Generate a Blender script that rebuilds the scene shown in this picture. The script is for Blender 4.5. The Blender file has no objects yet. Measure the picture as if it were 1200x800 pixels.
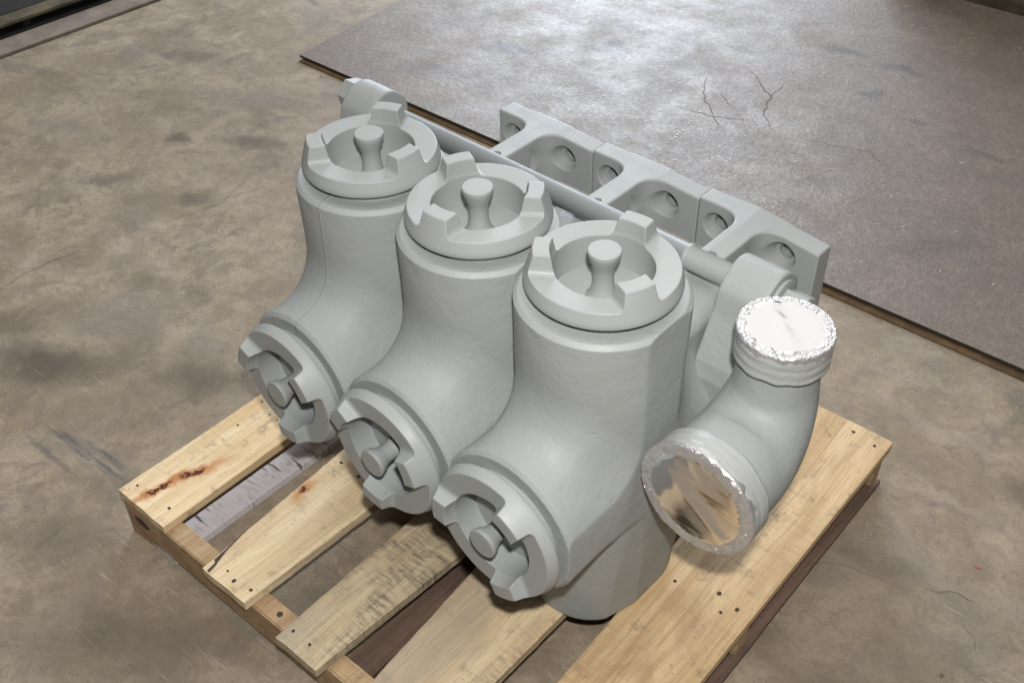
import bpy, math, random
import numpy as np
from mathutils import Matrix, Vector, noise

random.seed(7)
rng = np.random.default_rng(11)
scene = bpy.context.scene
COL = scene.collection
R = math.radians

# ------------------------------------------------------------------ camera
def basis_world_to_cam(yaw, pitch, roll):
    y, p, r = R(yaw), R(pitch), R(roll)
    fw = np.array([-math.sin(y) * math.cos(p), math.cos(y) * math.cos(p), -math.sin(p)])
    rt = np.array([math.cos(y), math.sin(y), 0.0])
    dn = np.cross(fw, rt)
    return math.cos(r) * rt + math.sin(r) * dn, -math.sin(r) * rt + math.cos(r) * dn, fw

CAM = np.array([1.6145, -0.6203, 1.8])
rt, dn, fw = basis_world_to_cam(40.5645, 39.9784, 0.3413)
cd = bpy.data.cameras.new('camera')
cam = bpy.data.objects.new('camera', cd)
COL.objects.link(cam)
m = Matrix(((rt[0], -dn[0], -fw[0], CAM[0]), (rt[1], -dn[1], -fw[1], CAM[1]), (rt[2], -dn[2], -fw[2], CAM[2]), (0, 0, 0, 1)))
cam.matrix_world = m
cd.sensor_width = 36
cd.lens = 1254.7 / 1200 * 36
cd.clip_start = 0.035
cd.clip_end = 100
scene.camera = cam

# ------------------------------------------------------------------ world, lamps, exposure
w = bpy.data.worlds.new('World')
scene.world = w
w.use_nodes = True
bg = w.node_tree.nodes['Background']
bg.inputs[0].default_value = (0.93, 0.96, 1.0, 1)
bg.inputs[1].default_value = 0.035

def area(name, loc, target, sx, sy, power, color):
    l = bpy.data.lights.new(name, 'AREA')
    l.shape = 'RECTANGLE'
    l.size, l.size_y = sx, sy
    l.energy = power
    l.color = color
    o = bpy.data.objects.new(name, l)
    COL.objects.link(o)
    o.location = loc
    o.rotation_euler = (Vector(target) - Vector(loc)).to_track_quat('-Z', 'Y').to_euler()
    return o

# the camera's flash, the open workshop door behind the pump, an added overhead fill
area('flash_lamp', tuple(CAM + np.array([0.03, 0.02, 0.20]) - 0.03 * dn), (0.6, 0.6, 0.3), 0.07, 0.05, 40, (1.0, 0.965, 0.905))
area('door_daylight', (-3.6, 6.9, 2.5), (0.3, 0.8, 0.2), 2.8, 2.8, 400, (0.80, 0.89, 1.0))
area('overhead_fill', (-1.2, 2.4, 4.8), (-0.9, 1.9, 0.0), 9.0, 8.0, 262, (1.0, 0.965, 0.905))
vs = scene.view_settings
vs.view_transform = 'Standard'
vs.look = 'None'
vs.exposure = 0.10
vs.gamma = 1.0
vs.use_curve_mapping = False

# ------------------------------------------------------------------ object helpers
def link(name, mesh, mat=None, parent=None, loc=None, smooth=True):
    o = bpy.data.objects.new(name, mesh)
    COL.objects.link(o)
    if mat is not None and not mesh.materials:
        mesh.materials.append(mat)
    if parent is not None:
        o.parent = parent
    if loc is not None:
        o.location = loc
    return o

def empty(name, loc=(0, 0, 0)):
    o = bpy.data.objects.new(name, None)
    o.empty_display_size = 0.1
    COL.objects.link(o)
    o.location = loc
    return o

def tag(o, label=None, cat=None, group=None, kind=None):
    if label: o['label'] = label
    if cat: o['category'] = cat
    if group: o['group'] = group
    if kind: o['kind'] = kind
    return o

def mesh_from(name, verts, faces, smooth=True):
    me = bpy.data.meshes.new(name)
    me.from_pydata([tuple(map(float, v)) for v in verts], [], [tuple(map(int, f)) for f in faces])
    me.update()
    if smooth:
        me.polygons.foreach_set('use_smooth', [True] * len(me.polygons))
    return me

def quads_mesh(name, V, F):
    me = bpy.data.meshes.new(name)
    me.vertices.add(len(V)); me.vertices.foreach_set('co', V.astype(np.float32).ravel())
    me.loops.add(F.size); me.loops.foreach_set('vertex_index', F.astype(np.int32).ravel())
    n = len(F)
    me.polygons.add(n)
    me.polygons.foreach_set('loop_start', np.arange(0, F.size, 4, dtype=np.int32))
    me.polygons.foreach_set('loop_total', np.full(n, 4, dtype=np.int32))
    me.update(calc_edges=True)
    me.validate()
    me.polygons.foreach_set('use_smooth', [True] * len(me.polygons))
    return me

# distance-field surfaces (cast iron shapes with true fillets)
def smin(a, b, k):
    h = np.maximum(k - np.abs(a - b), 0) / k
    return np.minimum(a, b) - h * h * k * 0.25
def smax(a, b, k):
    return -smin(-a, -b, k)
def sstep(x, a, b):
    t = np.clip((x - a) / (b - a), 0, 1)
    return t * t * (3 - 2 * t)

def surface(name, f, lo, hi, h):
    ax = [np.arange(lo[i] - h * 1.37, hi[i] + 2.3 * h, h) for i in range(3)]
    X, Y, Z = np.meshgrid(*ax, indexing='ij')
    D = f(X, Y, Z)
    n = D.shape
    P = np.zeros((n[0] - 1, n[1] - 1, n[2] - 1, 3)); Cn = np.zeros((n[0] - 1, n[1] - 1, n[2] - 1))
    S = D < 0
    quads = []
    def sl(off, full):
        return tuple(slice(o, o + (full[i] - 1)) for i, o in enumerate(off))
    for axis in range(3):
        others = [i for i in range(3) if i != axis]
        for a in (0, 1):
            for b in (0, 1):
                o0 = [0, 0, 0]; o0[others[0]] = a; o0[others[1]] = b
                o1 = list(o0); o1[axis] = 1
                d0 = D[sl(o0, n)]; d1 = D[sl(o1, n)]
                msk = (d0 < 0) != (d1 < 0)
                t = np.where(msk, d0 / np.where(msk, d0 - d1, 1), 0)
                for k in range(3):
                    P[..., k] += msk * (o0[k] + (t if k == axis else 0))
                Cn += msk
    cells = np.argwhere(Cn > 0)
    idx = -np.ones(Cn.shape, dtype=np.int64)
    idx[tuple(cells.T)] = np.arange(len(cells))
    V = (cells + P[tuple(cells.T)] / Cn[tuple(cells.T)][:, None]) * h + np.array([a[0] for a in ax])
    F = []
    for axis in range(3):
        b, c = (axis + 1) % 3, (axis + 2) % 3
        s0 = [slice(1, -1)] * 3; s0[axis] = slice(0, -1)
        s1 = [slice(1, -1)] * 3; s1[axis] = slice(1, None)
        A, B = S[tuple(s0)], S[tuple(s1)]
        for sgn, msk in ((1, A & ~B), (-1, ~A & B)):
            e = np.argwhere(msk)
            e[:, b] += 1; e[:, c] += 1
            q = []
            for db, dc in ((-1, -1), (0, -1), (0, 0), (-1, 0)):
                g = e.copy(); g[:, b] += db; g[:, c] += dc
                q.append(idx[g[:, 0], g[:, 1], g[:, 2]])
            q = np.stack(q, 1)
            if sgn < 0: q = q[:, ::-1]
            F.append(q)
    F = np.concatenate(F)
    for it in range(3):                     # pull every vertex onto the true surface
        e = 1e-4
        x, y, z = V.T
        d = f(x, y, z)
        g = np.stack([f(x + e, y, z) - d, f(x, y + e, z) - d, f(x, y, z + e) - d], 1) / e
        st = -d[:, None] * g / np.maximum((g * g).sum(1, keepdims=True), 0.2)
        V = V + np.clip(st, -h * 0.4, h * 0.4)
    def grad(Q, e=2e-4):
        x, y, z = Q.T
        d = f(x, y, z)
        g = np.stack([f(x + e, y, z) - f(x - e, y, z), f(x, y + e, z) - f(x, y - e, z), f(x, y, z + e) - f(x, y, z - e)], 1) / (2 * e)
        return d, g / np.maximum(np.linalg.norm(g, axis=1, keepdims=True), 1e-6)
    # sharpen creases: move vertices onto the tangent planes of their faces
    cnt = np.bincount(F.ravel(), minlength=len(V)).astype(float)[:, None]
    for it in range(6):
        Cf = V[F].mean(1)
        d, g = grad(Cf)
        Cf = Cf - np.clip(d, -h * .5, h * .5)[:, None] * g
        acc = np.zeros_like(V); cen = np.zeros_like(V)
        for k in range(4):
            vk = V[F[:, k]]
            pj = g * ((Cf - vk) * g).sum(1, keepdims=True)
            for c in range(3):
                acc[:, c] += np.bincount(F[:, k], pj[:, c], minlength=len(V))
                cen[:, c] += np.bincount(F[:, k], Cf[:, c], minlength=len(V))
        st = acc / cnt
        lap = cen / cnt - V
        d, g = grad(V)
        lap -= g * (lap * g).sum(1, keepdims=True)
        V = V + np.clip(st, -h * 0.3, h * 0.3) + 0.15 * lap
    me = quads_mesh(name, V, F)
    # shading normals straight from the field, so that edges stay crisp
    Cf = V[F].mean(1)
    lp = (V[F] * 0.5 + Cf[:, None, :] * 0.5).reshape(-1, 3)
    _, g = grad(lp)
    if len(me.loops) == len(g):
        me.normals_split_custom_set(g.tolist())
    return me

def lathe(name, prof, seg=64, cap_top=True, cap_bottom=False):
    V, F = [], []
    for (r, z) in prof:
        for k in range(seg):
            a = 2 * math.pi * k / seg
            V.append((r * math.cos(a), r * math.sin(a), z))
    n = len(prof)
    for i in range(n - 1):
        for k in range(seg):
            k2 = (k + 1) % seg
            F.append((i * seg + k, i * seg + k2, (i + 1) * seg + k2, (i + 1) * seg + k))
    if cap_top: F.append(tuple((n - 1) * seg + k for k in range(seg)))
    if cap_bottom: F.append(tuple(reversed(range(seg))))
    return mesh_from(name, V, F)

# ------------------------------------------------------------------ node helpers
class NB:
    def __init__(s, name):
        s.m = bpy.data.materials.new(name); s.m.use_nodes = True
        s.t = s.m.node_tree; s.b = s.t.nodes['Principled BSDF']
        s.tc = s.t.nodes.new('ShaderNodeTexCoord')
    def n(s, ty, **kw):
        nd = s.t.nodes.new(ty)
        for k, v in kw.items(): setattr(nd, k, v)
        return nd
    def set(s, sock, v):
        if hasattr(v, 'is_linked') or isinstance(v, bpy.types.NodeSocket): s.t.links.new(v, sock)
        elif isinstance(v, (tuple, list)) and sock.type == 'RGBA': sock.default_value = (*v[:3], 1)
        else: sock.default_value = v
    def math(s, op, a, b=None, c=None, clamp=False):
        nd = s.n('ShaderNodeMath', operation=op, use_clamp=clamp)
        s.set(nd.inputs[0], a)
        if b is not None: s.set(nd.inputs[1], b)
        if c is not None: s.set(nd.inputs[2], c)
        return nd.outputs[0]
    def vec(s, op, a, b=None):
        nd = s.n('ShaderNodeVectorMath', operation=op)
        s.set(nd.inputs[0], a)
        if b is not None:
            if op == 'SCALE': s.set(nd.inputs['Scale'], b)
            else: s.set(nd.inputs[1], b)
        return nd.outputs[1] if op in ('LENGTH', 'DOT_PRODUCT', 'DISTANCE') else nd.outputs[0]
    def map(s, v, loc=(0, 0, 0), rot=(0, 0, 0), sc=(1, 1, 1)):
        nd = s.n('ShaderNodeMapping')
        s.set(nd.inputs[0], v); nd.inputs[1].default_value = loc; nd.inputs[2].default_value = rot; nd.inputs[3].default_value = sc
        return nd.outputs[0]
    def noise(s, v, scale, detail=4, rough=0.55, dist=0.0, out=0):
        nd = s.n('ShaderNodeTexNoise')
        s.set(nd.inputs['Vector'], v); nd.inputs['Scale'].default_value = scale
        nd.inputs['Detail'].default_value = detail; nd.inputs['Roughness'].default_value = rough
        nd.inputs['Distortion'].default_value = dist
        return nd.outputs[out]
    def range(s, v, a, b, c=0.0, d=1.0, smooth=True):
        nd = s.n('ShaderNodeMapRange')
        if smooth: nd.interpolation_type = 'SMOOTHSTEP'
        s.set(nd.inputs[0], v)
        for i, q in enumerate((a, b, c, d)): nd.inputs[1 + i].default_value = q
        return nd.outputs[0]
    def mix(s, f, a, b, mode='MIX'):
        nd = s.n('ShaderNodeMix', data_type='RGBA', blend_type=mode)
        s.set(nd.inputs[0], f); s.set(nd.inputs[6], a); s.set(nd.inputs[7], b)
        return nd.outputs[2]
    def spot(s, v, x, y, rx, ry, ang=0.0, soft=0.5):
        # soft elliptical mask around (x, y) in the given (already warped) coordinates
        c, sn = math.cos(ang), math.sin(ang)
        mp = s.n('ShaderNodeMapping', vector_type='POINT')
        s.set(mp.inputs[0], v)
        # p' = S * R(-ang) * (p - c): mapping POINT does scale, rotate, translate; do it in two steps
        t1 = s.vec('SUBTRACT', v, (x, y, 0))
        mp.inputs[2].default_value = (0, 0, -ang)
        s.t.links.new(t1, mp.inputs[0])
        q = s.vec('MULTIPLY', mp.outputs[0], (1 / rx, 1 / ry, 0))
        return s.range(s.vec('LENGTH', q), 1.0, soft, 0.0, 1.0)
    def bump(s, h, strength, dist, normal=None):
        nd = s.n('ShaderNodeBump')
        nd.inputs['Strength'].default_value = strength; nd.inputs['Distance'].default_value = dist
        s.set(nd.inputs['Height'], h)
        if normal is not None: s.t.links.new(normal, nd.inputs['Normal'])
        return nd.outputs[0]
    def out(s, color=None, rough=None, metal=None, normal=None, spec=None):
        if color is not None: s.set(s.b.inputs['Base Color'], color)
        if rough is not None: s.set(s.b.inputs['Roughness'], rough)
        if metal is not None: s.set(s.b.inputs['Metallic'], metal)
        if spec is not None: s.set(s.b.inputs['Specular IOR Level'], spec)
        if normal is not None: s.t.links.new(normal, s.b.inputs['Normal'])
        return s.m

PAINT = (0.322, 0.343, 0.347)
def paint(name, cast, seam=False):
    b = NB(name)
    o = b.tc.outputs['Object']
    lo = b.noise(o, 5, 3, 0.5)
    col = b.mix(b.range(lo, 0.3, 0.7), tuple(c * 0.955 for c in PAINT), tuple(c * 1.035 for c in PAINT))
    gr = b.noise(o, 60, 4, 0.6)
    col = b.mix(b.range(gr, 0.62, 0.75, 0, 0.12), col, (0.36, 0.37, 0.34))
    if cast:
        h = b.math('ADD', b.math('MULTIPLY', b.noise(o, 22, 3, 0.5, 0.4), 1.0), b.math('ADD', b.math('MULTIPLY', b.noise(o, 95, 3, 0.55), 0.34), b.math('MULTIPLY', b.noise(o, 300, 2, 0.5), 0.16)))
        # brushed scratches under the paint
        br = b.noise(b.map(o, sc=(140, 140, 9)), 1.0, 2, 0.5)
        br2 = b.math('MULTIPLY', br, b.range(b.noise(o, 3.2, 2), 0.48, 0.62, 0, 0.22))
        h = b.math('ADD', h, br2)
        # small pits and drips
        pit = b.range(b.noise(o, 48, 1, 0.4), 0.72, 0.80, 0, 0.25)
        h = b.math('SUBTRACT', h, pit)
        if seam:   # casting seam running round the block
            sp = b.n('ShaderNodeSeparateXYZ'); b.set(sp.inputs[0], o)
            wob = b.math('MULTIPLY', b.math('SUBTRACT', b.noise(o, 9, 2), 0.5), 0.02)
            dd = b.math('ABSOLUTE', b.math('ADD', b.math('ADD', sp.outputs[0], -0.012), wob))
            line = b.range(dd, 0.0030, 0.0, 0, 0.4)
            h = b.math('ADD', h, line)
        nrm = b.bump(h, 0.6, 0.0032)
        rough = b.range(b.noise(o, 30, 3), 0.3, 0.7, 0.50, 0.62)
    else:
        h = b.math('ADD', b.noise(o, 160, 2, 0.5), b.math('MULTIPLY', b.noise(o, 16, 2), 0.6))
        nrm = b.bump(h, 0.22, 0.0008)
        rough = b.range(b.noise(o, 25, 3), 0.3, 0.7, 0.43, 0.54)
    return b.out(col, rough, 0.0, nrm, 0.4)

M_cast = paint('grey_paint_on_cast_iron', True)
M_seam = paint('grey_paint_on_cast_block', True, True)
M_mach = paint('grey_paint_on_machined_steel', False)

def wood(name, c_light, c_dark, c_stain, seed, stain=0.3, soot=0.0, resin=None, rough_face=False):
    b = NB(name)
    o = b.map(b.tc.outputs['Object'], loc=(seed * 1.7, seed * 0.9, seed * 0.3))
    warp = b.noise(b.map(o, sc=(1.0, 0.35, 1.0)), 5.0, 3, 0.5, 0, 1)
    wv = b.vec('SCALE', b.vec('SUBTRACT', warp, (0.5, 0.5, 0.5)), 0.05)
    g = b.vec('ADD', o, wv)
    rings = b.noise(b.map(g, sc=(30, 0.9, 22)), 1.0, 3, 0.55)
    fine = b.noise(b.map(g, sc=(330, 9, 260)), 1.0, 4, 0.7)
    midg = b.noise(b.map(g, sc=(110, 2.2, 90)), 1.0, 3, 0.6)
    col = b.mix(b.range(rings, 0.34, 0.66), c_light, c_dark)
    col = b.mix(b.range(midg, 0.52, 0.66, 0, 0.55), col, tuple(c * 0.80 for c in c_dark))
    col = b.mix(b.range(fine, 0.45, 0.68, 0, 0.5), col, tuple(c * 0.66 for c in c_dark))
    saw = b.noise(b.map(o, rot=(0, 0, 0.08), sc=(3, 190, 8)), 1.0, 3, 0.6)
    col = b.mix(b.math('MULTIPLY', b.range(saw, 0.5, 0.66, 0, 0.30), b.range(b.noise(o, 4.5, 2), 0.42, 0.6)), col, tuple(c * 0.6 for c in c_dark))
    blot = b.noise(b.map(o, sc=(1.0, 0.5, 1)), 7.5, 4, 0.6, 0.6)
    col = b.mix(b.range(blot, 0.5, 0.72, 0, stain), col, c_stain)
    grime = b.noise(o, 26, 5, 0.65)
    col = b.mix(b.range(grime, 0.55, 0.72, 0, 0.5), col, (0.16, 0.12, 0.085))
    sp = b.range(b.noise(o, 130, 2, 0.5), 0.70, 0.76, 0, 0.5)
    col = b.mix(sp, col, (0.09, 0.065, 0.045))
    if soot > 0:
        so = b.noise(b.map(o, sc=(1.0, 0.45, 1)), 9, 4, 0.6, 0.8)
        so2 = b.noise(b.map(o, sc=(26, 150, 10)), 1.0, 5, 0.7, 0.5)
        mk = b.math('MULTIPLY', b.range(so, 0.50, 0.64), b.range(so2, 0.36, 0.70))
        col = b.mix(b.math('MULTIPLY', mk, soot), col, (0.07, 0.075, 0.08))
        gy = b.range(b.noise(b.map(o, sc=(1, 0.4, 1)), 6, 3), 0.42, 0.62, 0, 0.55)
        col = b.mix(gy, col, (0.34, 0.30, 0.25))
    raw = b.tc.outputs['Object']
    if resin:
        wn = b.vec('SCALE', b.vec('SUBTRACT', b.noise(raw, 22, 4, 0.7, 0, 1), (0.5, 0.5, 0.5)), 0.05)
        q = b.vec('ADD', raw, wn)
        for (x, y, rx, ry, a) in resin:
            col = b.mix(b.spot(q, x, y, rx * 2.2, ry * 2.6, a, 0.1), col, (0.50, 0.21, 0.075))
        for (x, y, rx, ry, a) in resin:
            rr = b.math('MULTIPLY', b.spot(q, x, y, rx, ry * 0.75, a, 0.55), b.range(b.noise(raw, 70, 3), 0.36, 0.5))
            col = b.mix(rr, col, (0.085, 0.022, 0.012))
    h = b.math('ADD', b.math('ADD', b.math('MULTIPLY', midg, 0.8), fine), b.math('MULTIPLY', saw, 0.5))
    nrm = b.bump(h, 0.75, 0.0018)
    return b.out(col, b.range(fine, 0.3, 0.7, 0.55, 0.75), 0, nrm, 0.3)

W_pine = wood('fresh_pine', (0.84, 0.69, 0.465), (0.75, 0.57, 0.345), (0.58, 0.38, 0.18), 1, 0.5,
              resin=[(0.062, 0.055, 0.008, 0.045, -0.15), (0.083, 0.125, 0.010, 0.045, -0.3)])
W_pine2 = wood('pale_pine', (0.79, 0.65, 0.445), (0.67, 0.52, 0.33), (0.50, 0.35, 0.20), 2.6, 0.45,
               resin=[(0.300, 0.245, 0.010, 0.020, 0.2)])
W_worn = wood('weathered_plank', (0.64, 0.53, 0.36), (0.50, 0.40, 0.26), (0.35, 0.25, 0.15), 4.1, 0.55, soot=0.85)
W_spot = wood('spotted_plank', (0.74, 0.60, 0.40), (0.62, 0.475, 0.30), (0.42, 0.30, 0.18), 6.4, 0.5, soot=0.5)
W_wide = wood('wide_amber_board', (0.73, 0.555, 0.34), (0.56, 0.39, 0.215), (0.36, 0.23, 0.13), 9.3, 0.6)
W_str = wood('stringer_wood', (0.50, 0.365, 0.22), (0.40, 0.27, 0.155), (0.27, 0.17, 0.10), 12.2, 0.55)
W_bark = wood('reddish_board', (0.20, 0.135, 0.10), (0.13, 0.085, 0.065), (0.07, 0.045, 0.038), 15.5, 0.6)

def grey_board_material():
    b = NB('greyed_bottom_board')
    o = b.tc.outputs['Object']
    st = b.noise(b.map(o, sc=(9, 55, 9)), 1.0, 3, 0.6)
    fine = b.noise(b.map(o, sc=(30, 260, 30)), 1.0, 2, 0.6)
    col = b.mix(b.range(st, 0.56, 0.63), (0.62, 0.60, 0.64), (0.12, 0.11, 0.12))
    col = b.mix(b.range(fine, 0.5, 0.7, 0, 0.4), col, (0.20, 0.18, 0.18))
    return b.out(col, 0.75, 0, b.bump(st, 0.5, 0.002))
W_grey = grey_board_material()

def foil_material():
    b = NB('silver_foil')
    o = b.tc.outputs['Object']
    h = b.math('ADD', b.noise(b.map(o, rot=(0, 0, 0.75), sc=(4, 42, 9)), 1.0, 2, 0.5), b.math('ADD', b.math('MULTIPLY', b.noise(o, 120, 3, 0.6, 1.5), 0.05), b.math('MULTIPLY', b.noise(o, 20, 2, 0.5, 0.3), 0.25)))
    return b.out((0.74, 0.745, 0.77), b.range(b.noise(o, 20, 3), 0.3, 0.7, 0.12, 0.18), 1.0, b.bump(h, 0.38, 0.002))
M_foil = foil_material()

def tape_material():
    b = NB('grey_painted_tape')
    o = b.tc.outputs['Object']
    sp = b.n('ShaderNodeSeparateXYZ'); b.set(sp.inputs[0], o)
    wr = b.noise(b.map(o, sc=(9, 9, 130)), 1.0, 3, 0.5, 0.6)
    cr = b.noise(o, 36, 2, 0.5, 1.2)
    h = b.math('ADD', b.math('MULTIPLY', wr, 0.5), b.math('MULTIPLY', cr, 0.35))
    return b.out((0.37, 0.388, 0.39), 0.40, 0.0, b.bump(h, 0.6, 0.0045), 0.5)
M_tape = tape_material()

def plain(name, col, rough, metal=0.0, var=0.25, scale=12):
    b = NB(name)
    o = b.tc.outputs['Object']
    n1 = b.noise(o, scale, 4, 0.6)
    c = b.mix(b.range(n1, 0.3, 0.7), tuple(x * (1 - var) for x in col), tuple(x * (1 + var) for x in col))
    return b.out(c, rough, metal, b.bump(b.noise(o, scale * 8, 3), 0.3, 0.001))
M_foil_rim = plain('crumpled_foil_rim', (0.60, 0.60, 0.615), 0.42, 0.75, 0.08, 60)
M_nail = plain('dark_rusty_nail', (0.055, 0.04, 0.032), 0.6, 0.3)
M_skid = plain('dark_stained_timber', (0.012, 0.011, 0.009), 0.8, 0, 0.4)
M_skid_top = plain('worn_timber_edge', (0.085, 0.072, 0.042), 0.7, 0, 0.4)
M_strip = plain('dusty_floor_strip', (0.20, 0.165, 0.135), 0.7, 0, 0.2)
M_crack = plain('floor_crack_dirt', (0.10, 0.075, 0.055), 0.9, 0, 0.3, 40)
M_plate_edge = plain('rust_brown_edge', (0.12, 0.075, 0.035), 0.85, 0, 0.3, 20)
M_white = plain('white_scuff', (0.75, 0.75, 0.76), 0.6, 0, 0.1, 40)

def floor_material():
    b = NB('stained_concrete')
    o = b.tc.outputs['Object']
    warp = b.vec('SCALE', b.vec('SUBTRACT', b.noise(o, 6.5, 5, 0.65, 0, 1), (0.5, 0.5, 0.5)), 0.16)
    q = b.vec('ADD', o, warp)
    big = b.noise(o, 1.1, 4, 0.55)
    mid = b.noise(o, 4.2, 6, 0.68, 0.4)
    fin = b.noise(o, 85, 5, 0.7)
    col = b.mix(b.range(big, 0.35, 0.65), (0.375, 0.307, 0.226), (0.450, 0.374, 0.284))
    col = b.mix(b.range(mid, 0.36, 0.64), col, (0.272, 0.218, 0.155))
    ms = b.noise(q, 13, 7, 0.78, 0.8)
    col = b.mix(b.range(ms, 0.46, 0.58, 0, 0.50), col, (0.190, 0.156, 0.118))
    bl = b.noise(b.map(q, loc=(3, 8, 0)), 3.4, 6, 0.72, 0.3)
    col = b.mix(b.range(bl, 0.54, 0.64, 0, 0.6), col, (0.155, 0.134, 0.110))
    gy = b.noise(b.map(o, loc=(7, 2, 0)), 2.6, 4, 0.6)
    col = b.mix(b.range(gy, 0.54, 0.68, 0, 0.4), col, (0.260, 0.240, 0.215))
    grit = b.noise(o, 210, 3, 0.7)
    col = b.mix(b.range(grit, 0.52, 0.66, 0, 0.35), col, (0.13, 0.105, 0.08))
    grit2 = b.noise(b.map(o, loc=(1, 5, 0)), 160, 2, 0.6)
    col = b.mix(b.range(grit2, 0.62, 0.72, 0, 0.4), col, (0.52, 0.46, 0.38))
    col = b.mix(b.range(b.noise(o, 2.3, 5, 0.7, 0.5), 0.52, 0.72, 0, 0.55), col, (0.200, 0.178, 0.155))
    col = b.mix(b.range(fin, 0.35, 0.68, 0.0, 0.30), col, (0.19, 0.165, 0.14))
    # trowel sweeps
    sw = b.noise(b.map(q, rot=(0, 0, 0.5), sc=(2.0, 13, 1)), 1.0, 4, 0.6)
    col = b.mix(b.range(sw, 0.52, 0.72, 0, 0.30), col, (0.40, 0.355, 0.305))
    stains_and_shade = [(0.15, -0.30, .55, .30, .4, .40), (1.45, .75, .45, .42, .5, .42), (-0.35, 0.30, .45, .20, .3, .25), (-1.5, 1.3, .5, .2, .4, .25), (-0.66, 0.17, 0.12, 0.07, 0.3, .6), (-0.59, 0.20, 0.17, 0.10, 1.0, .5), (-0.29, 0.41, 0.14, 0.10, .3, .55), (-0.86, 0.22, .10, .06, .4, .4),  # first two ellipses paint the pallet's soft shade together with floor dirt
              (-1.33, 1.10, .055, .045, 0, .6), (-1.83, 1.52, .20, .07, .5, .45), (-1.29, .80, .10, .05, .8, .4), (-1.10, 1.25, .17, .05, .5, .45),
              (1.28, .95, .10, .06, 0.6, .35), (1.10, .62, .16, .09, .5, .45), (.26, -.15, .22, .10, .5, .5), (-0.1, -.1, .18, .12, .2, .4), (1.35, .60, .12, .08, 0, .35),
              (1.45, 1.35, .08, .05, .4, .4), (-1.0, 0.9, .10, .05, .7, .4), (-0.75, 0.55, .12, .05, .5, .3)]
    for x, y, rx, ry, a, st in stains_and_shade:
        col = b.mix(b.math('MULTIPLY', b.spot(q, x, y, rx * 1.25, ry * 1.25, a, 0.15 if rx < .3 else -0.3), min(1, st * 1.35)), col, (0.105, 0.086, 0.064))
    # grey rubber skid beside the pallet corner
    q2 = b.vec('ADD', o, b.vec('SCALE', b.vec('SUBTRACT', b.noise(o, 28, 4, 0.7, 0, 1), (0.5, 0.5, 0.5)), 0.03))
    streak = b.range(b.noise(b.map(o, rot=(0, 0, -0.16), sc=(3, 70, 1)), 1.0, 3), 0.42, 0.6, 0.35, 1)
    for x, y, rx, ry, a, st in ((-0.29, 0.075, 0.17, 0.018, 0.17, .9), (-0.23, 0.062, 0.14, 0.013, 0.10, .8), (-0.34, 0.005, 0.14, 0.012, 0.0, .45)):
        mk = b.math('MULTIPLY', b.math('MULTIPLY', b.spot(q2, x, y, rx, ry, a, 0.4), streak), st)
        col = b.mix(mk, col, (0.082, 0.088, 0.092))
    # tiny dark and pale flecks
    fl = b.noise(o, 34, 2, 0.5)
    col = b.mix(b.range(fl, 0.745, 0.775, 0, 0.7), col, (0.07, 0.05, 0.04))
    fl2 = b.noise(b.map(o, loc=(4, 7, 1)), 30, 3, 0.6)
    col = b.mix(b.range(fl2, 0.74, 0.78, 0, 0.6), col, (0.55, 0.51, 0.46))
    pit = b.noise(b.map(q, loc=(9, 3, 0)), 46, 6, 0.8, 0.5)
    col = b.mix(b.range(pit, 0.56, 0.64, 0, 0.45), col, (0.13, 0.105, 0.08))
    scr = b.noise(b.map(o, rot=(0, 0, 0.8), sc=(6, 150, 1)), 1.0, 4, 0.7)
    col = b.mix(b.math('MULTIPLY', b.range(scr, 0.60, 0.68, 0, 0.5), b.range(b.noise(o, 3.1, 2), 0.45, 0.6)), col, (0.46, 0.40, 0.33))
    red = b.spot(q2, 1.436, 1.075, 0.008, 0.0065, 0, 0.4)
    col = b.mix(red, col, (0.34, 0.05, 0.045))
    # hairline cracks
    vo = b.n('ShaderNodeTexVoronoi', feature='DISTANCE_TO_EDGE'); b.set(vo.inputs['Vector'], b.vec('ADD', o, b.vec('SCALE', warp, 2.2))); vo.inputs['Scale'].default_value = 0.9
    ck = b.math('MULTIPLY', b.range(vo.outputs[0], 0.003, 0.0005), b.range(b.noise(o, 2.7, 2), 0.60, 0.66, 0, 0.25))
    col = b.mix(b.math('MULTIPLY', ck, 0.7), col, (0.11, 0.09, 0.075))
    h = b.math('ADD', b.math('ADD', fin, b.math('MULTIPLY', mid, 1.4)), b.math('MULTIPLY', ck, -1.5))
    rough = b.range(b.noise(o, 3.0, 5, 0.7), 0.3, 0.7, 0.46, 0.66)
    return b.out(col, rough, 0, b.bump(h, 0.5, 0.002), 0.35)
M_floor = floor_material()

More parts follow.
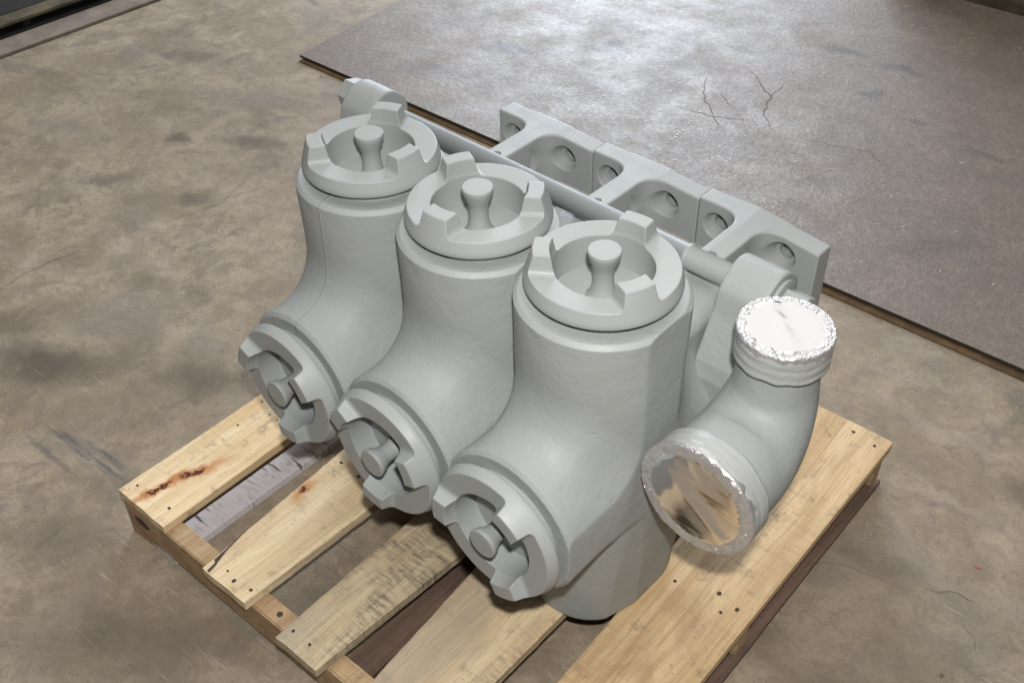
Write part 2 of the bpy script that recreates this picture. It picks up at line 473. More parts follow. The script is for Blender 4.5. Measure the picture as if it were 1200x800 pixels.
def plate_material():
    b = NB('scuffed_brown_sheet')
    o = b.tc.outputs['Object']
    warp = b.vec('SCALE', b.vec('SUBTRACT', b.noise(o, 7, 5, 0.65, 0, 1), (0.5, 0.5, 0.5)), 0.16)
    q = b.vec('ADD', o, warp)
    mid = b.noise(o, 3.6, 6, 0.7, 0.5)
    fin = b.noise(o, 75, 5, 0.72)
    gr = b.noise(b.map(q, sc=(4, 18, 1)), 1.0, 4, 0.6)
    col = b.mix(b.range(mid, 0.33, 0.66), (0.245, 0.195, 0.155), (0.190, 0.155, 0.128))
    col = b.mix(b.range(gr, 0.45, 0.68, 0, 0.5), col, (0.235, 0.175, 0.125))
    col = b.mix(b.range(fin, 0.36, 0.66, 0, 0.5), col, (0.098, 0.078, 0.066))
    ms = b.noise(q, 19, 5, 0.75, 0.6)
    col = b.mix(b.range(ms, 0.42, 0.62, 0, 0.45), col, (0.130, 0.106, 0.090))
    for x, y, rx, ry, a, st in [(-0.90, 2.33, .085, .055, 0.2, .95), (-0.62, 2.58, .035, .10, .3, .7), (0.08, 3.117, .13, .035, .1, .8), (0.305, 3.116, .10, .035, 0, .7),
                                (0.323, 2.867, .05, .035, .4, .85), (.534, 2.759, .05, .02, 0, .6), (.45, 2.2, .10, .03, .6, .5), (-1.0, 2.0, .18, .06, .4, .4), (.9, 2.1, .15, .05, .9, .45), (-.2, 2.9, .16, .05, .2, .4), (.8, 2.7, .12, .04, .2, .5)]:
        col = b.mix(b.math('MULTIPLY', b.spot(q, x, y, rx * 1.2, ry * 1.2, a, 0.3), st), col, (0.085, 0.070, 0.062))
    # white abrasion: fine flecks, clustered
    f1 = b.range(b.noise(b.map(o, rot=(0, 0, 0.9), sc=(60, 150, 1)), 1.0, 3, 0.6), 0.56, 0.68)
    clus = b.math('MULTIPLY', b.range(b.noise(o, 5.5, 3), 0.44, 0.62), b.spot(q, -0.1, 2.15, 0.85, 0.65, 0.2, 0.2))
    col = b.mix(b.math('MULTIPLY', f1, clus), col, (0.50, 0.50, 0.52))
    f2 = b.range(b.noise(b.map(o, loc=(3, 1, 0)), 45, 2, 0.5), 0.735, 0.765, 0, 0.7)
    col = b.mix(f2, col, (0.55, 0.54, 0.53))
    h = b.math('ADD', fin, b.math('MULTIPLY', mid, 1.2))
    rough = b.math('ADD', b.range(b.noise(o, 5.0, 5, 0.7), 0.3, 0.7, 0.34, 0.50), b.math('MULTIPLY', fin, 0.22))
    h = b.math('ADD', h, b.math('MULTIPLY', ms, 1.2))
    return b.out(col, rough, 0.0, b.bump(h, 0.75, 0.0022), 0.55)
M_plate = plate_material()

# ------------------------------------------------------------------ setting
me = mesh_from('floor', [(-9, -5, 0), (7, -5, 0), (7, 11, 0), (-9, 11, 0)], [(0, 1, 2, 3)], False)
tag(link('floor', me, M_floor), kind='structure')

def box_mesh(name, x0, x1, y0, y1, z0, z1, bev=0.002):
    import bmesh
    bm = bmesh.new()
    bmesh.ops.create_cube(bm, size=1)
    for v in bm.verts:
        v.co = ((x0 + x1) / 2 + v.co.x * (x1 - x0), (y0 + y1) / 2 + v.co.y * (y1 - y0), (z0 + z1) / 2 + v.co.z * (z1 - z0))
    if bev: bmesh.ops.bevel(bm, geom=list(bm.edges), offset=bev, segments=2, affect='EDGES')
    me = bpy.data.meshes.new(name); bm.to_mesh(me); bm.free()
    return me

def slab(name, corners, z0, z1, mat, edge_mat):
    V = [(x, y, z0) for x, y in corners] + [(x, y, z1) for x, y in corners]
    n = len(corners)
    F = [tuple(range(n, 2 * n))] + [(i, (i + 1) % n, n + (i + 1) % n, n + i) for i in range(n)]
    me = mesh_from(name, V, F, False)
    me.materials.append(mat); me.materials.append(edge_mat)
    for i, pl in enumerate(me.polygons): pl.material_index = 0 if i == 0 else 1
    return me
M_edge_dark = plain('dark_sheet_edge', (0.035, 0.028, 0.022), 0.7, 0, 0.3)
sheet = link('floor_sheet', slab('floor_sheet', [(-1.485, 1.767), (-0.3, 1.752), (1.288, 1.735), (4.6, 1.70), (4.6, 3.40), (0.66, 3.430), (-0.37, 3.442), (-1.70, 3.46)], 0.009, 0.019, M_plate, M_edge_dark))
tag(sheet, 'large scuffed brown sheet lying flat on the concrete behind the pump', 'floor sheet')
under = link('floor_sheet', slab('floor_sheet_underlay', [(-1.47, 1.750), (-0.5, 1.737), (1.29, 1.713), (4.6, 1.672), (4.6, 1.9), (-1.47, 1.9)], 0.001, 0.0055, M_plate_edge, M_plate_edge))
tag(under, 'thin rust brown underlay peeking out along the near edge of the big sheet', 'underlay')
sheet2 = link('floor_sheet', slab('floor_sheet', [(-1.75, 3.468), (-0.37, 3.450), (0.66, 3.438), (4.6, 3.41), (4.6, 3.80), (-1.75, 3.93)], 0.006, 0.015, M_plate, M_edge_dark))
tag(sheet2, 'second brown sheet behind the seam at the upper right edge of the photo', 'floor sheet')

strip = link('floor_strip', box_mesh('floor_strip', -2.505, -2.372, -3, 3.0, 0.001, 0.012, 0.002), M_strip)
tag(strip, 'narrow dusty brown strip on the floor in front of the dark skid', 'floor strip')
skid = empty('storage_skid', (-2.53, 1.2, 0)); tag(skid, 'dark low timber skid in the upper left corner with black openings', 'skid')
def skid_part(n, a, mat):
    link(n, box_mesh(n, a[0] + 2.62, a[1] + 2.62, a[2] - 1.2, a[3] - 1.2, a[4], a[5], 0.003), mat, skid)
skid_part('top_rail', (-2.70, -2.61, -1.0, 2.6, 0.046, 0.058), M_skid_top)
skid_part('top_panel', (-3.6, -2.705, -1.0, 2.6, 0.044, 0.056), M_skid)
skid_part('bottom_rail', (-2.70, -2.60, -1.0, 2.6, 0.0, 0.014), M_skid)
skid_part('back_panel', (-3.6, -3.56, -1.0, 2.6, 0.0, 0.043), M_skid)
for yy in (0.55, 1.25, 1.95):
    skid_part('post', (-2.69, -2.63, yy - 0.018, yy + 0.018, 0.0145, 0.0455), M_skid)
wallb = empty('dark_cabinet', (0.9, 4.4, 0)); tag(wallb, 'dark low cabinet at the far upper right corner', 'cabinet')
link('plinth', box_mesh('plinth', -1.1, 4.0, -0.50, 0.3, 0.0, 0.05, 0.004), M_skid_top, wallb)
link('cabinet_body', box_mesh('cabinet_body', -1.1, 4.0, -0.44, 0.5, 0.052, 0.7, 0.006), M_skid, wallb)

# cracks and scratches lying on the floor and on the sheet
def ribbon(V, F, pts, wid, z, jit=0.35):
    pts = [Vector((x, y, 0)) for x, y in pts]
    fine = []
    for a, b in zip(pts, pts[1:]):
        n = max(4, int((b - a).length / 0.012))
        for i in range(n):
            p = a.lerp(b, i / n)
            s = noise.noise(Vector((p.x * 21, p.y * 21, z * 90))) * 0.016
            s2 = noise.noise(Vector((p.x * 70, p.y * 70, 3.3))) * 0.006
            d = (b - a).normalized(); nn = Vector((-d.y, d.x, 0))
            fine.append((p + nn * (s + s2) * jit * 2, nn))
    base = len(V)
    for i, (p, nn) in enumerate(fine):
        t = i / max(1, len(fine) - 1)
        ww = wid * (0.25 + 0.75 * math.sin(math.pi * min(1, max(0, t))) ** 0.5) * (0.6 + 0.8 * abs(noise.noise(Vector((p.x * 50, p.y * 50, 8)))))
        V.append((p.x + nn.x * ww, p.y + nn.y * ww, z)); V.append((p.x - nn.x * ww, p.y - nn.y * ww, z))
    for i in range(len(fine) - 1):
        F.append((base + 2 * i, base + 2 * i + 1, base + 2 * i + 3, base + 2 * i + 2))
V, F = [], []
for pts, wd in (([(-1.03, .24), (-1.03, .40), (-1.017, .532)], .0010), ([(1.371, .949), (1.42, .975), (1.476, .997)], .0010),
                ([(-0.95, .75), (-.90, .95), (-.99, 1.15)], .0006), ([(1.47, .93), (1.53, .86)], .0006), ([(1.05, .80), (1.22, .90), (1.37, .93)], .0005)):
    ribbon(V, F, pts, wd, 0.0012)
o = link('floor_crack', mesh_from('floor_crack', V, F, False), M_crack); tag(o, 'thin dark hairline cracks in the concrete around the pallet', None, None, 'stuff')
V, F = [], []
for pts, wd in (([(-.161, 2.338), (-.02, 2.36), (.131, 2.422)], .0015), ([(-.203, 2.603), (-.11, 2.44), (-.03, 2.38), (.049, 2.292)], .0017),
                ([(-.086, 2.745), (.0, 2.66), (.064, 2.609), (.10, 2.50), (.194, 2.399)], .0019), ([(.064, 2.609), (.05, 2.75)], .0013), ([(.30, 2.42), (.50, 2.48), (.62, 2.42)], .0011),
                ([(-.08, 2.52), (.02, 2.44)], .0012)):
    ribbon(V, F, pts, wd, 0.0202)
o = link('sheet_crack', mesh_from('sheet_crack', V, F, False), plain('brown_crack', (0.155, 0.11, 0.076), 0.9, 0, 0.3, 40)); tag(o, 'branching brown cracks in the scuffed sheet behind the pump', None, None, 'stuff')
V, F = [], []
rs = random.Random(5)
def dash(x0, y0, x1, y1, n, wd):
    for i in range(n):
        t = i / n; t2 = t + 0.7 / n * rs.uniform(0.3, 1.0)
        j = rs.uniform(-.004, .004)
        ribbon(V, F, [(x0 + (x1 - x0) * t + j, y0 + (y1 - y0) * t), (x0 + (x1 - x0) * t2 + j, y0 + (y1 - y0) * t2)], wd * rs.uniform(.5, 1.2), 0.0206, 0.1)
dash(-.544, 2.150, -.563, 2.262, 9, .0052)
dash(-.034, 2.130, -.071, 2.373, 13, .0056)
dash(-.368, 2.10, -.40, 2.27, 9, .0032)
dash(-.46, 2.00, -.50, 2.25, 9, .0016)
dash(.10, 2.16, .14, 2.33, 6, .002)
dash(.02, 1.95, .05, 2.05, 4, .003)
dash(.62, 1.80, .60, 1.90, 3, .003)
dash(.55, 1.86, .66, 1.93, 4, .0018)
for i in range(70):
    x = rs.gauss(.05, .42); y = rs.gauss(2.1, .20)
    if y < 1.78: continue
    a = rs.uniform(0.6, 2.2); l = rs.uniform(.006, .035)
    ribbon(V, F, [(x, y), (x + math.cos(a) * l, y + math.sin(a) * l)], rs.uniform(.0006, .0017), 0.0206, 0.1)
o = link('white_scratch', mesh_from('white_scratch', V, F, False), M_white); tag(o, 'short white scratches and dotted scuffs on the brown sheet', None, None, 'stuff')

# ------------------------------------------------------------------ pallet
pallet = empty('wooden_pallet', (0, 0, 0))
tag(pallet, 'wooden pallet of pale pine boards carrying the grey pump block', 'pallet')
def board(name, xs, z0, z1, y0, y1, mat, seed, rough=0.0015, bow=0.0, ny=150):
    # xs: function y -> (x left, x right); long edges wander a little
    nx = 12
    V, F = [], []
    def rn(a, b): return noise.noise(Vector((a, b, seed * 3.17)))
    for layer, z in ((0, z1), (1, z0)):
        for j in range(ny + 1):
            t = j / ny; y = y0 + (y1 - y0) * t
            a, b_ = xs(y)
            a += rn(y * 4, 1.3) * rough * 0.6 + rn(y * 70, 5) * rough * 0.5; b_ += rn(y * 4, 7.7) * rough * 0.6 + rn(y * 70, 9) * rough * 0.5
            for i in range(nx + 1):
                s = (0, .015, .1, .2, .3, .4, .5, .6, .7, .8, .9, .985, 1)[i]
                x = a + (b_ - a) * s
                yy = y
                if j in (0, ny): yy += rn(x * 30, 20 + j) * 0.002
                zz = z + (rn(y * 4, 3) * 0.0012 + rn(x * 14, y * 6) * 0.0008 + bow * (s - .5) ** 2 if layer == 0 else 0)
                if layer == 0 and i in (0, nx): zz -= 0.0010 + abs(rn(y * 60, 2 + i)) * 0.0016
                V.append((x, yy, zz))
    W = nx + 1; L = W * (ny + 1)
    for j in range(ny):
        for i in range(nx):
            a = j * W + i
            F.append((a, a + 1, a + W + 1, a + W)); F.append((L + a, L + a + W, L + a + W + 1, L + a + 1))
    for j in range(ny):
        for i in (0, nx):
            a = j * W + i
            q = (a, a + W, L + a + W, L + a)
            F.append(q if i == 0 else q[::-1])
    for i in range(nx):
        for j in (0, ny):
            a = j * W + i
            q = (a, L + a, L + a + 1, a + 1)
            F.append(q if j == 0 else q[::-1])
    me = mesh_from(name, V, F, True)
    me.set_sharp_from_angle(angle=R(28))
    me.materials.append(mat)
    o = bpy.data.objects.new(name, me); COL.objects.link(o); o.parent = pallet
    return o
ZT = 0.130; TH = 0.021
PY = 1.1625
def lerp(y, a, b): return a + (b - a) * (y / PY)
boards = [
    board('deck_board', lambda y: (lerp(y, 0.0, 0.0), 0.157 - 0.006 * y), ZT - TH, ZT, -0.003, PY, W_pine, 1),
    board('deck_board', lambda y: (0.300 - 0.07 * min(y, .5), 0.430 + 0.03 * min(y, .6)), ZT - TH, ZT, -0.016, PY, W_pine2, 2, 0.0028),
    board('deck_board', lambda y: (0.532 - 0.02 * y, 0.642 + 0.06 * min(y, .5)), ZT - TH + 0.001, ZT + 0.001, -0.027, PY, W_worn, 3, 0.0018),
    board('deck_board', lambda y: (0.735 - 0.09 * min(y, .5), 0.896 + 0.02 * y), ZT - TH, ZT, -0.02, PY, W_spot, 4, 0.002),
    board('deck_board', lambda y: (0.985 - 0.02 * y + 0.004 * math.sin(y * 7), 1.1765), ZT - TH, ZT, -0.018, PY + 0.004, W_wide, 5, 0.0015),
]
# the wide board is the nearer, amber one; label those that differ
boards[0]['label'] = 'outer pine board with a red brown resin streak'
boards[2]['label'] = 'grey stained narrow board'
boards[4]['label'] = 'wide amber board under the capped elbow'
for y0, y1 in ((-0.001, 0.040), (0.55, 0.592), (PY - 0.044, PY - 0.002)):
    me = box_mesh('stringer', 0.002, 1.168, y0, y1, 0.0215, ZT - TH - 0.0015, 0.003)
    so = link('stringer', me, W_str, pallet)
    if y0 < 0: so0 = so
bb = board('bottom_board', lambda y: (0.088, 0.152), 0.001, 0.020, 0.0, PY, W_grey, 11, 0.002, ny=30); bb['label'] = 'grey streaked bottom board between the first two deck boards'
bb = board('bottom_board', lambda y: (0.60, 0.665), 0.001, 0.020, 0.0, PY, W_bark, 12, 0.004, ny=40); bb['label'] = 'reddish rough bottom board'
bb = board('bottom_board', lambda y: (1.070, 1.176), 0.001, 0.013, 0.0, PY, W_bark, 13, 0.002, ny=30)  # dark wood colour stands in for shade below the wide deck board
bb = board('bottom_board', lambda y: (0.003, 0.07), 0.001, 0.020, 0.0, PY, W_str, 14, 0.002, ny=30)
def split(pts, parent, z):
    V, F = [], []
    for (x, y, wd) in pts:
        V += [(x - wd, y, z), (x + wd, y, z)]
    for i in range(len(pts) - 1): F.append((2 * i, 2 * i + 1, 2 * i + 3, 2 * i + 2))
    link('split', mesh_from('split', V, F, False), M_nail, parent)
split([(0.318, -0.014, 0.0035), (0.314, 0.008, 0.0028), (0.309, 0.012, 0.0052), (0.303, 0.04, 0.0022), (0.298, 0.07, 0.0012), (0.293, 0.10, 0.0003)], boards[1], ZT + 0.0016)
kn = lathe('knot', [(0.5, 0.0), (0.35, 0.0008)], 20)
ko = link('knot', kn, M_nail, so0, (0.058, -0.0017, 0.066)); ko.rotation_euler = (R(90), 0, 0); ko.scale = (0.052, 0.026, 0.8)
# nails, small dark sunk heads
nail_me = lathe('nail', [(0.0062, 0.0), (0.0058, 0.0012), (0.0045, 0.0016)], 12)
nail_me.materials.append(M_nail)
nail_pts = {0: [(0.022, 0.03), (0.125, 0.035), (0.022, 0.363), (0.04, 0.28), (0.068, 0.347), (0.094, 0.347), (0.03, 1.13)],
            1: [(0.345, 0.012), (0.373, 0.005), (0.415, 0.012), (0.301, 0.35), (0.358, 0.346), (0.3, 1.13)],
            2: [(0.548, 0.003), (0.593, 0.003), (0.63, 1.13)],
            3: [(0.76, 0.02), (0.86, 0.02), (0.895, 0.37), (0.86, 0.565)],
            4: [(1.02, 0.55), (1.10, 0.58), (1.125, 0.545), (1.145, 0.57), (1.00, 1.13), (1.095, 1.14), (1.15, 1.13), (1.02, 0.02), (1.11, 0.02)]}
for k, pts in nail_pts.items():
    for (x, y) in pts:
        n_ = bpy.data.objects.new('nail', nail_me); COL.objects.link(n_); n_.parent = boards[k]
        n_.location = (x, y, ZT - 0.0004 + (0.001 if k == 2 else 0))
        s = random.uniform(0.45, 0.8); n_.scale = (s, s * random.uniform(0.7, 1.3), 1)
n_ = bpy.data.objects.new('nail', nail_me); COL.objects.link(n_); n_.parent = boards[2]; n_.location = (0.485, 0.02, ZT - TH - 0.0012)

# ------------------------------------------------------------------ pump
pump = empty('pump_fluid_end', (0.62567, 0.46840, 0.130))
Rm = (Matrix.Rotation(R(-1.8674), 3, 'Z') @ Matrix.Rotation(R(1.3576), 3, 'X') @ Matrix.Rotation(R(0.2397), 3, 'Y'))
pump.rotation_euler = Rm.to_euler()
tag(pump, 'grey painted three cylinder pump block standing on the wooden pallet', 'pump')
S = 0.2563          # spacing of the three cylinders
HL = 0.3561         # height of the front bores

def f_block(u, v, z):
    rc = np.sqrt(u * u + v * v)
    Rc = 0.1362 - 0.0015 * (1 - sstep(z, 0.50, 0.672))
    col = smax(rc - Rc, z - 0.6985, 0.001)
    col = smax(col, (rc - 0.1312 + (z - 0.6965)) * 0.7, 0.001)
    col = np.maximum(col, 0.33 - z)
    rb = np.sqrt(u * u + (z - HL) ** 2)
    bore = smax(rb - 0.1350, -(v + 0.2220), 0.001)
    bore = smax(bore, (rb - 0.1305 - (v + 0.2200)) * 0.7, 0.001)
    bore = np.maximum(bore, v - 0.25)
    # the fillet between column and front bore
    d = smin(col, bore, 0.100 - 0.055 * sstep(np.abs(u), 0.07, 0.127))
    d = smax(d, np.abs(u) - 0.1274, 0.002)
    # lower foot with slanted flat
    Rl = 0.111 + 0.07 * np.clip(z, 0, 0.3)
    vf = np.minimum(v, 0) + np.maximum(v - 0.075, 0)
    foot = np.sqrt(u * u + vf * vf) - Rl
    foot = smax(foot, 0.96 * u - 0.28 * np.minimum(v, 0.0) - (0.1055 + 0.088 * np.clip(z, 0, 0.35)), 0.001)
    foot = smax(foot, -z, 0.012)
    foot = np.maximum(foot, z - 0.35)
    d = smin(d, foot, 0.012)
    # rear body towards the flange
    q = [np.abs(u) - 0.045, np.abs(v - 0.15) - 0.125, np.abs(z - 0.33) - 0.205]
    rear = np.sqrt(sum(np.maximum(a, 0) ** 2 for a in q)) + np.minimum(np.maximum(np.maximum(q[0], q[1]), q[2]), 0) - 0.025
    d = smin(d, rear, 0.025)
    d = smax(d, np.abs(u) - 0.1274, 0.002)
    # cast unevenness
    d = d + 0.0007 * np.sin(u * 31 + z * 17) * np.sin(v * 27 - z * 23) * sstep(rc, 0.05, .1)
    # hollow under each cover
    hole = np.maximum(rc - 0.102, 0.66 - z)
    hole2 = np.maximum(rb - 0.104, v + 0.185)
    return np.maximum(d, -np.minimum(hole, hole2))
block_me = surface('cylinder_block', f_block, (-0.13, -0.222, 0.0), (0.13, 0.30, 0.70), 0.0032)
block_seam = block_me.copy(); block_seam.materials.append(M_seam)
block_me.materials.append(M_cast)

RING = 0.1210
def f_cover(x, y, z):
    r = np.sqrt(x * x + y * y)
    cone = (r - (RING - 0.30 * np.maximum(z - 0.008, 0))) * 0.95
    cone = smax(cone, r - RING, 0.002)
    cone = smax(cone, (r - (RING - 0.003) - z) * 0.7, 0.002)
    ring = smax(cone, z - 0.0285 + 0.04 * np.maximum(0.112 - r, 0), 0.0016)
    th = np.arctan2(y, x)
    lug = None
    for a in (0, 2 * math.pi / 3, -2 * math.pi / 3):
        dt = (th - a + math.pi) % (2 * math.pi) - math.pi
        tx = r * np.sin(dt)
        l = smax(np.abs(tx) - (0.0285 - 0.16 * np.maximum(z - 0.028, 0)), z - 0.0575, 0.002)
        l = smax(l, (0.0775 + 0.12 * (z - .03)) - r, 0.002)
        l = smax(l, cone, 0.002)
        l = np.where(np.abs(dt) < 1.3, l, 0.05)
        l = np.maximum(l, -z)
        lug = l if lug is None else np.minimum(lug, l)
    d = np.maximum(smin(ring, lug, 0.009), cone)
    d = smax(d, 0.0765 - r, 0.0018)                 # bore
    # bearing face, neck and floor of the recess
    d = smax(d, -z - 0.0, 0.003)
    neck = np.maximum(np.maximum(r - 0.101, -z - 0.040), z - 0.004)
    neck = np.maximum(neck, -np.maximum(r - 0.0765, -0.029 - z))
    return np.minimum(d, neck)
cover_me = surface('valve_cover', f_cover, (-0.123, -0.123, -0.040), (0.123, 0.123, 0.058), 0.0018)
cover_me.materials.append(M_mach)
stem_me = lathe('pull_stem', [(0.0270, -0.0295), (0.0225, -0.024), (0.0190, -0.015), (0.0168, -0.004), (0.0160, 0.008), (0.0166, 0.020), (0.0186, 0.030),
                              (0.0226, 0.038), (0.0236, 0.0435), (0.0248, 0.0465), (0.0254, 0.0490), (0.0256, 0.0520), (0.0255, 0.0552), (0.0240, 0.0566), (0.0100, 0.0567)], 40)
stem_me.set_sharp_from_angle(angle=R(40))
stem_me.materials.append(M_mach)

def flange_fn(last):
    def f(u, v, z):
        top = 0.5765 - (np.maximum(u + 0.02, 0) * 0.10 if last else np.maximum(u - 0.03, 0) * 0.05)
        zb = 0.470 - (0.30 * sstep(u, 0.03, 0.09) if last else 0 * u)
        plate = np.maximum(np.abs(u) - 0.1277, np.abs(v - 0.480) - 0.0215)
        rib = np.maximum(np.abs(u + 0.010) - 0.0235, np.maximum(0.285 - v, v - 0.48))
        d2 = smin(plate, rib, 0.045)
        d2 = smax(d2, np.abs(u) - 0.1277, 0.004)
        d = smax(d2, z - top, 0.004)
        bot = np.where(v > 0.40, zb - z, 0.20 - z) * 0.9
        ribd = np.maximum(rib, 0.20 - z); ribd = smax(ribd, z - top, 0.004)
        d = np.maximum(d, zb - z)
        d = np.minimum(d, ribd)
        # bolt holes with counterbores
        for cu in (-0.086, 0.056):
            rr = np.sqrt((u - cu) ** 2 + (z - 0.528) ** 2)
            pad = np.maximum(rr - 0.0280 + 0.45 * (v - 0.458), np.maximum(0.40 - v, v - 0.476))
            bol = np.maximum(rr - 0.0150, np.maximum(0.40 - v, v - 0.4985))
            d = smax(d, -pad, 0.003); d = smax(d, -bol, 0.003)
        pin = np.maximum(np.sqrt((u + 0.010) ** 2 + (v - 0.325) ** 2) - 0.0085, 0.55 - z)
        return np.maximum(d, -pin)
    return f
fl_me = surface('mounting_flange', flange_fn(False), (-0.128, 0.285, 0.20), (0.128, 0.503, 0.577), 0.0025)
fl_me3 = surface('mounting_flange', flange_fn(True), (-0.128, 0.285, 0.157), (0.128, 0.503, 0.577), 0.0025)
M_flange = paint('grey_paint_on_flange', False)
fl_me.materials.append(M_flange); fl_me3.materials.append(M_flange)

top_ang = (-3, 34, 97)
low_ang = (37, 23, 57)
for i, (ta, la) in enumerate(zip(top_ang, low_ang)):
    u0 = (i - 1) * S
    link('cylinder_block', block_me if i else block_seam, None, pump, (u0, 0, 0))
    link('mounting_flange', fl_me if i < 2 else fl_me3, None, pump, (u0, 0, 0))
    c = link('valve_cover', cover_me, None, pump, (u0, 0, 0.7145)); c.rotation_euler = (0, 0, R(ta))
    link('pull_stem', stem_me, None, c)
    c = link('valve_cover', cover_me, None, pump, (u0 - 0.001, -0.2375, HL))
    c.rotation_euler = (Matrix.Rotation(R(90), 3, 'X') @ Matrix.Rotation(R(la), 3, 'Z')).to_euler()
    c.scale = (1.03, 1.03, 0.80)
    s_ = link('pull_stem', stem_me, None, c)

# cross bar with its end arms, washers and hex nuts
def tube_u(name, prof, seg=40):      # lathe turned to lie along the row of cylinders
    me = lathe(name, [(r, u) for (u, r) in prof], seg, True, True)
    me.transform(Matrix(((0, 0, 1, 0), (0, 1, 0, 0), (-1, 0, 0, 0), (0, 0, 0, 1))))
    return me
BV, BZ = 0.266, 0.5985
bar = link('cross_bar', tube_u('cross_bar', [(-0.60, 0.0210), (0.232, 0.0210), (0.2325, 0.0226), (0.240, 0.0226), (0.2405, 0.0210), (0.40, 0.0210)]), M_mach, pump, (0, BV, BZ))

def seg_dist_poly(px, py, poly):
    d = np.full(np.shape(px), 1e9); s = np.ones(np.shape(px))
    n = len(poly)
    for i in range(n):
        ax, ay = poly[i]; bx, by = poly[i - 1]
        ex, ey = bx - ax, by - ay
        wx, wy = px - ax, py - ay
        t = np.clip((wx * ex + wy * ey) / (ex * ex + ey * ey), 0, 1)
        d = np.minimum(d, (wx - ex * t) ** 2 + (wy - ey * t) ** 2)
        c1 = py >= ay; c2 = py < by; c3 = ex * wy > ey * wx
        s = np.where((c1 & c2 & c3) | (~c1 & ~c2 & ~c3), -s, s)
    return s * np.sqrt(d)
ARM = [(0.226, 0.598), (0.176, 0.490), (0.170, 0.462), (0.178, 0.362), (0.215, 0.300), (0.30, 0.285), (0.315, 0.45), (0.305, 0.598)]
def f_arm(u, v, z):
    d = seg_dist_poly(v, z, ARM) - 0.012
    c = np.sqrt((v - BV) ** 2 + (z - BZ) ** 2) - 0.048
    d = smin(d, c, 0.03)
    d = smax(d, np.abs(u) - 0.0425, 0.006)
    bore = np.maximum(np.sqrt((v - BV) ** 2 + (z - BZ) ** 2) - 0.0232, -1e3 * np.ones_like(u))
    return np.maximum(d, -bore)
arm_me = surface('end_arm', f_arm, (-0.044, 0.155, 0.27), (0.044, 0.335, 0.65), 0.003)
arm_me.materials.append(M_cast)
for uc in (0.3735, -0.560):
    link('end_arm', arm_me, None, pump, (uc, 0, 0))
wash = tube_u('washer', [(-0.004, 0.036), (-0.003, 0.038), (0.003, 0.038), (0.004, 0.036)])
hexn = tube_u('hex_nut', [(-0.018, 0.033), (-0.015, 0.036), (0.015, 0.036), (0.018, 0.033)], 6)
hexn.polygons.foreach_set('use_smooth', [False] * len(hexn.polygons))
hexb = tube_u('hex_nut', [(-0.021, 0.0255), (-0.019, 0.0275), (0.019, 0.0275), (0.021, 0.0255)], 6)
hexb.polygons.foreach_set('use_smooth', [False] * len(hexb.polygons))
link('washer', wash, M_mach, pump, (0.419, BV, BZ))
link('hex_nut', hexb, M_mach, pump, (0.4445, BV, BZ))
o = link('hex_nut', hexn, M_mach, pump, (-0.626, BV + 0.004, BZ + 0.004)); o.rotation_euler = (R(14), 0, 0)
#o = link('collar', tube_u('collar', [(-0.006, 0.030), (-0.004, 0.033), (0.004, 0.033), (0.006, 0.030)]), M_mach, pump, (0.330, BV, BZ))

# ------------------------------------------------------------------ pipe elbow with taped ends
EU = 0.493
path = []
vt, zt, vl, zl, br = 0.140, 0.655, -0.052, 0.450, 0.105
for k in range(6): path.append((vt, zt + (zl + br - zt) * k / 6))
for k in range(19):
    a = math.pi / 2 * k / 18
    path.append((vt - br + br * math.cos(a), zl + br - br * math.sin(a)))
for k in range(1, 7): path.append((vt - br + (vl - (vt - br)) * k / 6, zl))
V, F = [], []
seg = 72
N = len(path)
for i, (v_, z_) in enumerate(path):
    a, b_ = path[max(0, i - 1)], path[min(N - 1, i + 1)]
    t = Vector((0, b_[0] - a[0], b_[1] - a[1])).normalized()
    e1 = Vector((1, 0, 0)); e2 = t.cross(e1)
    s = i / (N - 1)
    rad = 0.0590 + (0.0900 - 0.0590) * (3 * s * s - 2 * s ** 3) + 0.008 * math.sin(math.pi * s)
    for k in range(seg):
        an = 2 * math.pi * k / seg
        rr = rad * (1 + 0.008 * noise.noise(Vector((math.cos(an) * 2, math.sin(an) * 2, s * 6))))
        p = Vector((0, v_, z_)) + e1 * math.cos(an) * rr + e2 * math.sin(an) * rr
        V.append(tuple(p))
for i in range(N - 1):
    for k in range(seg):
        k2 = (k + 1) % seg
        F.append((i * seg + k, i * seg + k2, (i + 1) * seg + k2, (i + 1) * seg + k))
elbow = link('pipe_elbow', mesh_from('pipe_elbow', V, F), M_cast, pump, (EU, 0, 0))

def band(rad, h, seed, seg=160):
    V, F = [], []
    rows = 16
    for j in range(rows + 1):
        t = j / rows
        for k in range(seg):
            a = 2 * math.pi * k / seg
            c, s = math.cos(a), math.sin(a)
            w1 = noise.noise(Vector((c * 2.2, s * 2.2, t * 7 + seed))) * 0.0009
            w2 = noise.noise(Vector((c * 9, s * 9, t * 3 + seed * 2))) * 0.0005 * t + (0.0006 if rad < 0.08 else 0.00015) * math.sin(t * 20 + 0.6 * noise.noise(Vector((c * 2, s * 2, seed))))
            r = rad + w1 + w2
            if t > 0.86: r -= (t - 0.86) / 0.14 * 0.0045
            if j == 0: r -= 0.007
            zz = -h + h * t + noise.noise(Vector((c * 3, s * 3, seed + 9))) * 0.004 * (1 - t)
            V.append((r * c, r * s, zz))
    for j in range(rows):
        for k in range(seg):
            k2 = (k + 1) % seg
            F.append((j * seg + k, j * seg + k2, (j + 1) * seg + k2, (j + 1) * seg + k))
    return mesh_from('tape_band', V, F)
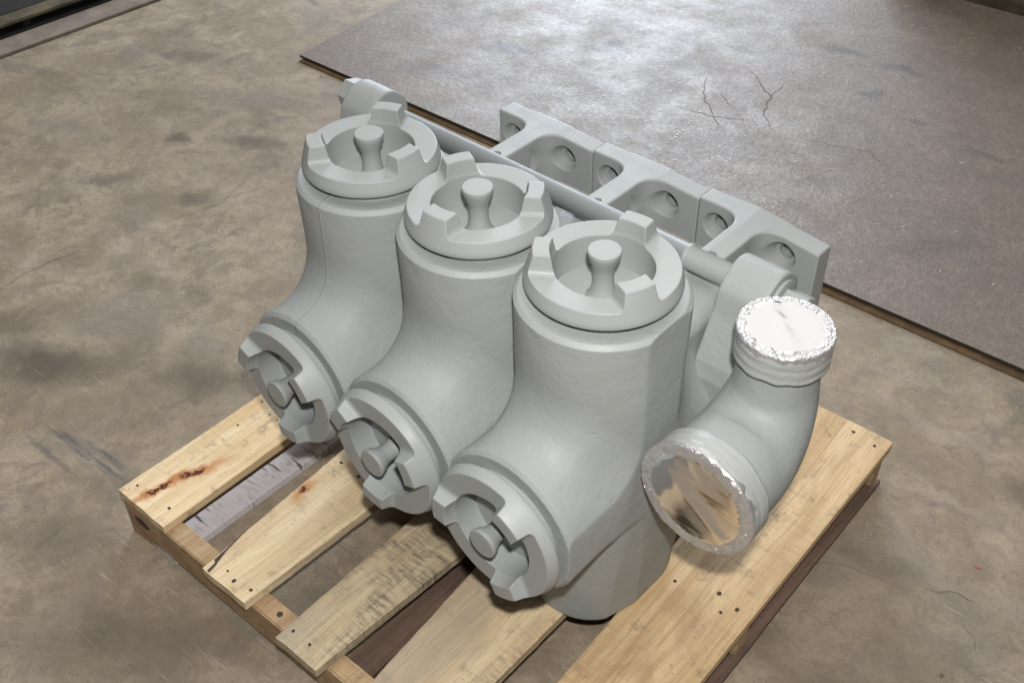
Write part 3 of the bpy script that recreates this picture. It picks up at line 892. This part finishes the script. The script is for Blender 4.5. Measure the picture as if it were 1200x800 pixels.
def foil(rad, seed, seg=150):
    rn = random.Random(seed)
    V, F = [(0, 0, 0.0006 + 0.0030 * math.exp(-(0.12 / 0.20) ** 2))], []
    flat = [0.05 * k for k in range(1, 17)]
    rim = [0.84, 0.875, 0.91, 0.945, 0.98, 1.004]
    for t in flat + rim:
        for k in range(seg):
            a = 2 * math.pi * k / seg
            c, s = math.cos(a), math.sin(a)
            fold = t * (c * math.cos(0.9) + s * math.sin(0.9)) + 0.12
            base = 0.0006 + 0.0030 * math.exp(-(fold / 0.20) ** 2) + 0.0016 * t * noise.noise(Vector((t * c * 1.6 - t * s * .8, t * s * 4 + t * c * 2, seed)))
            r = t * rad
            if t > 0.82:
                pl = noise.noise(Vector((c * 9, s * 9, t * 8 + seed)))
                base = 0.0008 + 0.0018 * pl + rn.uniform(-0.0008, 0.0008)
                r *= 1 + rn.uniform(-0.006, 0.006)
                a += rn.uniform(-0.4, 0.4) * 2 * math.pi / seg
                c, s = math.cos(a), math.sin(a)
                if t > 0.99: base -= 0.0012
            V.append((r * c, r * s, base))
    for j, (dr, dz) in enumerate(((1.012, 0.003), (1.016, 0.007), (1.014, 0.011))):
        for k in range(seg):
            a = 2 * math.pi * k / seg
            c, s = math.cos(a), math.sin(a)
            pl = noise.noise(Vector((c * 7, s * 7, seed + 5 + j * .3)))
            r = rad * (dr + 0.006 * pl + rn.uniform(-.002, .002)) + 0.0004
            V.append((r * c, r * s, -dz * (0.75 + 0.6 * pl + rn.uniform(-.15, .15))))
    n = len(flat) + len(rim) + 3
    for k in range(seg):
        F.append((0, 1 + k, 1 + (k + 1) % seg))
    for i in range(n - 1):
        for k in range(seg):
            k2 = (k + 1) % seg
            q = (1 + i * seg + k, 1 + (i + 1) * seg + k, 1 + (i + 1) * seg + k2, 1 + i * seg + k2)
            if i < len(flat) - 1: F.append(q)
            elif (i + k) % 2: F += [(q[0], q[1], q[2]), (q[0], q[2], q[3])]
            else: F += [(q[0], q[1], q[3]), (q[1], q[2], q[3])]
    me = mesh_from('foil_cover', V, F)
    lim = 1 + (len(flat)) * seg
    me.materials.append(M_foil); me.materials.append(M_foil_rim)
    for pl in me.polygons:
        if max(pl.vertices) >= lim: pl.use_smooth = False; pl.material_index = 1
    return me
for rad, h, loc, rot, sd in ((0.0725, 0.056, (0, vt, 0.665), (0, 0, 0), 3.1), (0.1000, 0.050, (0, -0.060, zl), (R(90), 0, 0), 8.7)):
    b_ = link('tape_band', band(rad, h, sd), M_tape, elbow, loc); b_.rotation_euler = rot
    f_ = link('foil_cover', foil(rad, sd), M_foil, elbow, loc); f_.rotation_euler = rot

scene.render.engine = 'CYCLES'
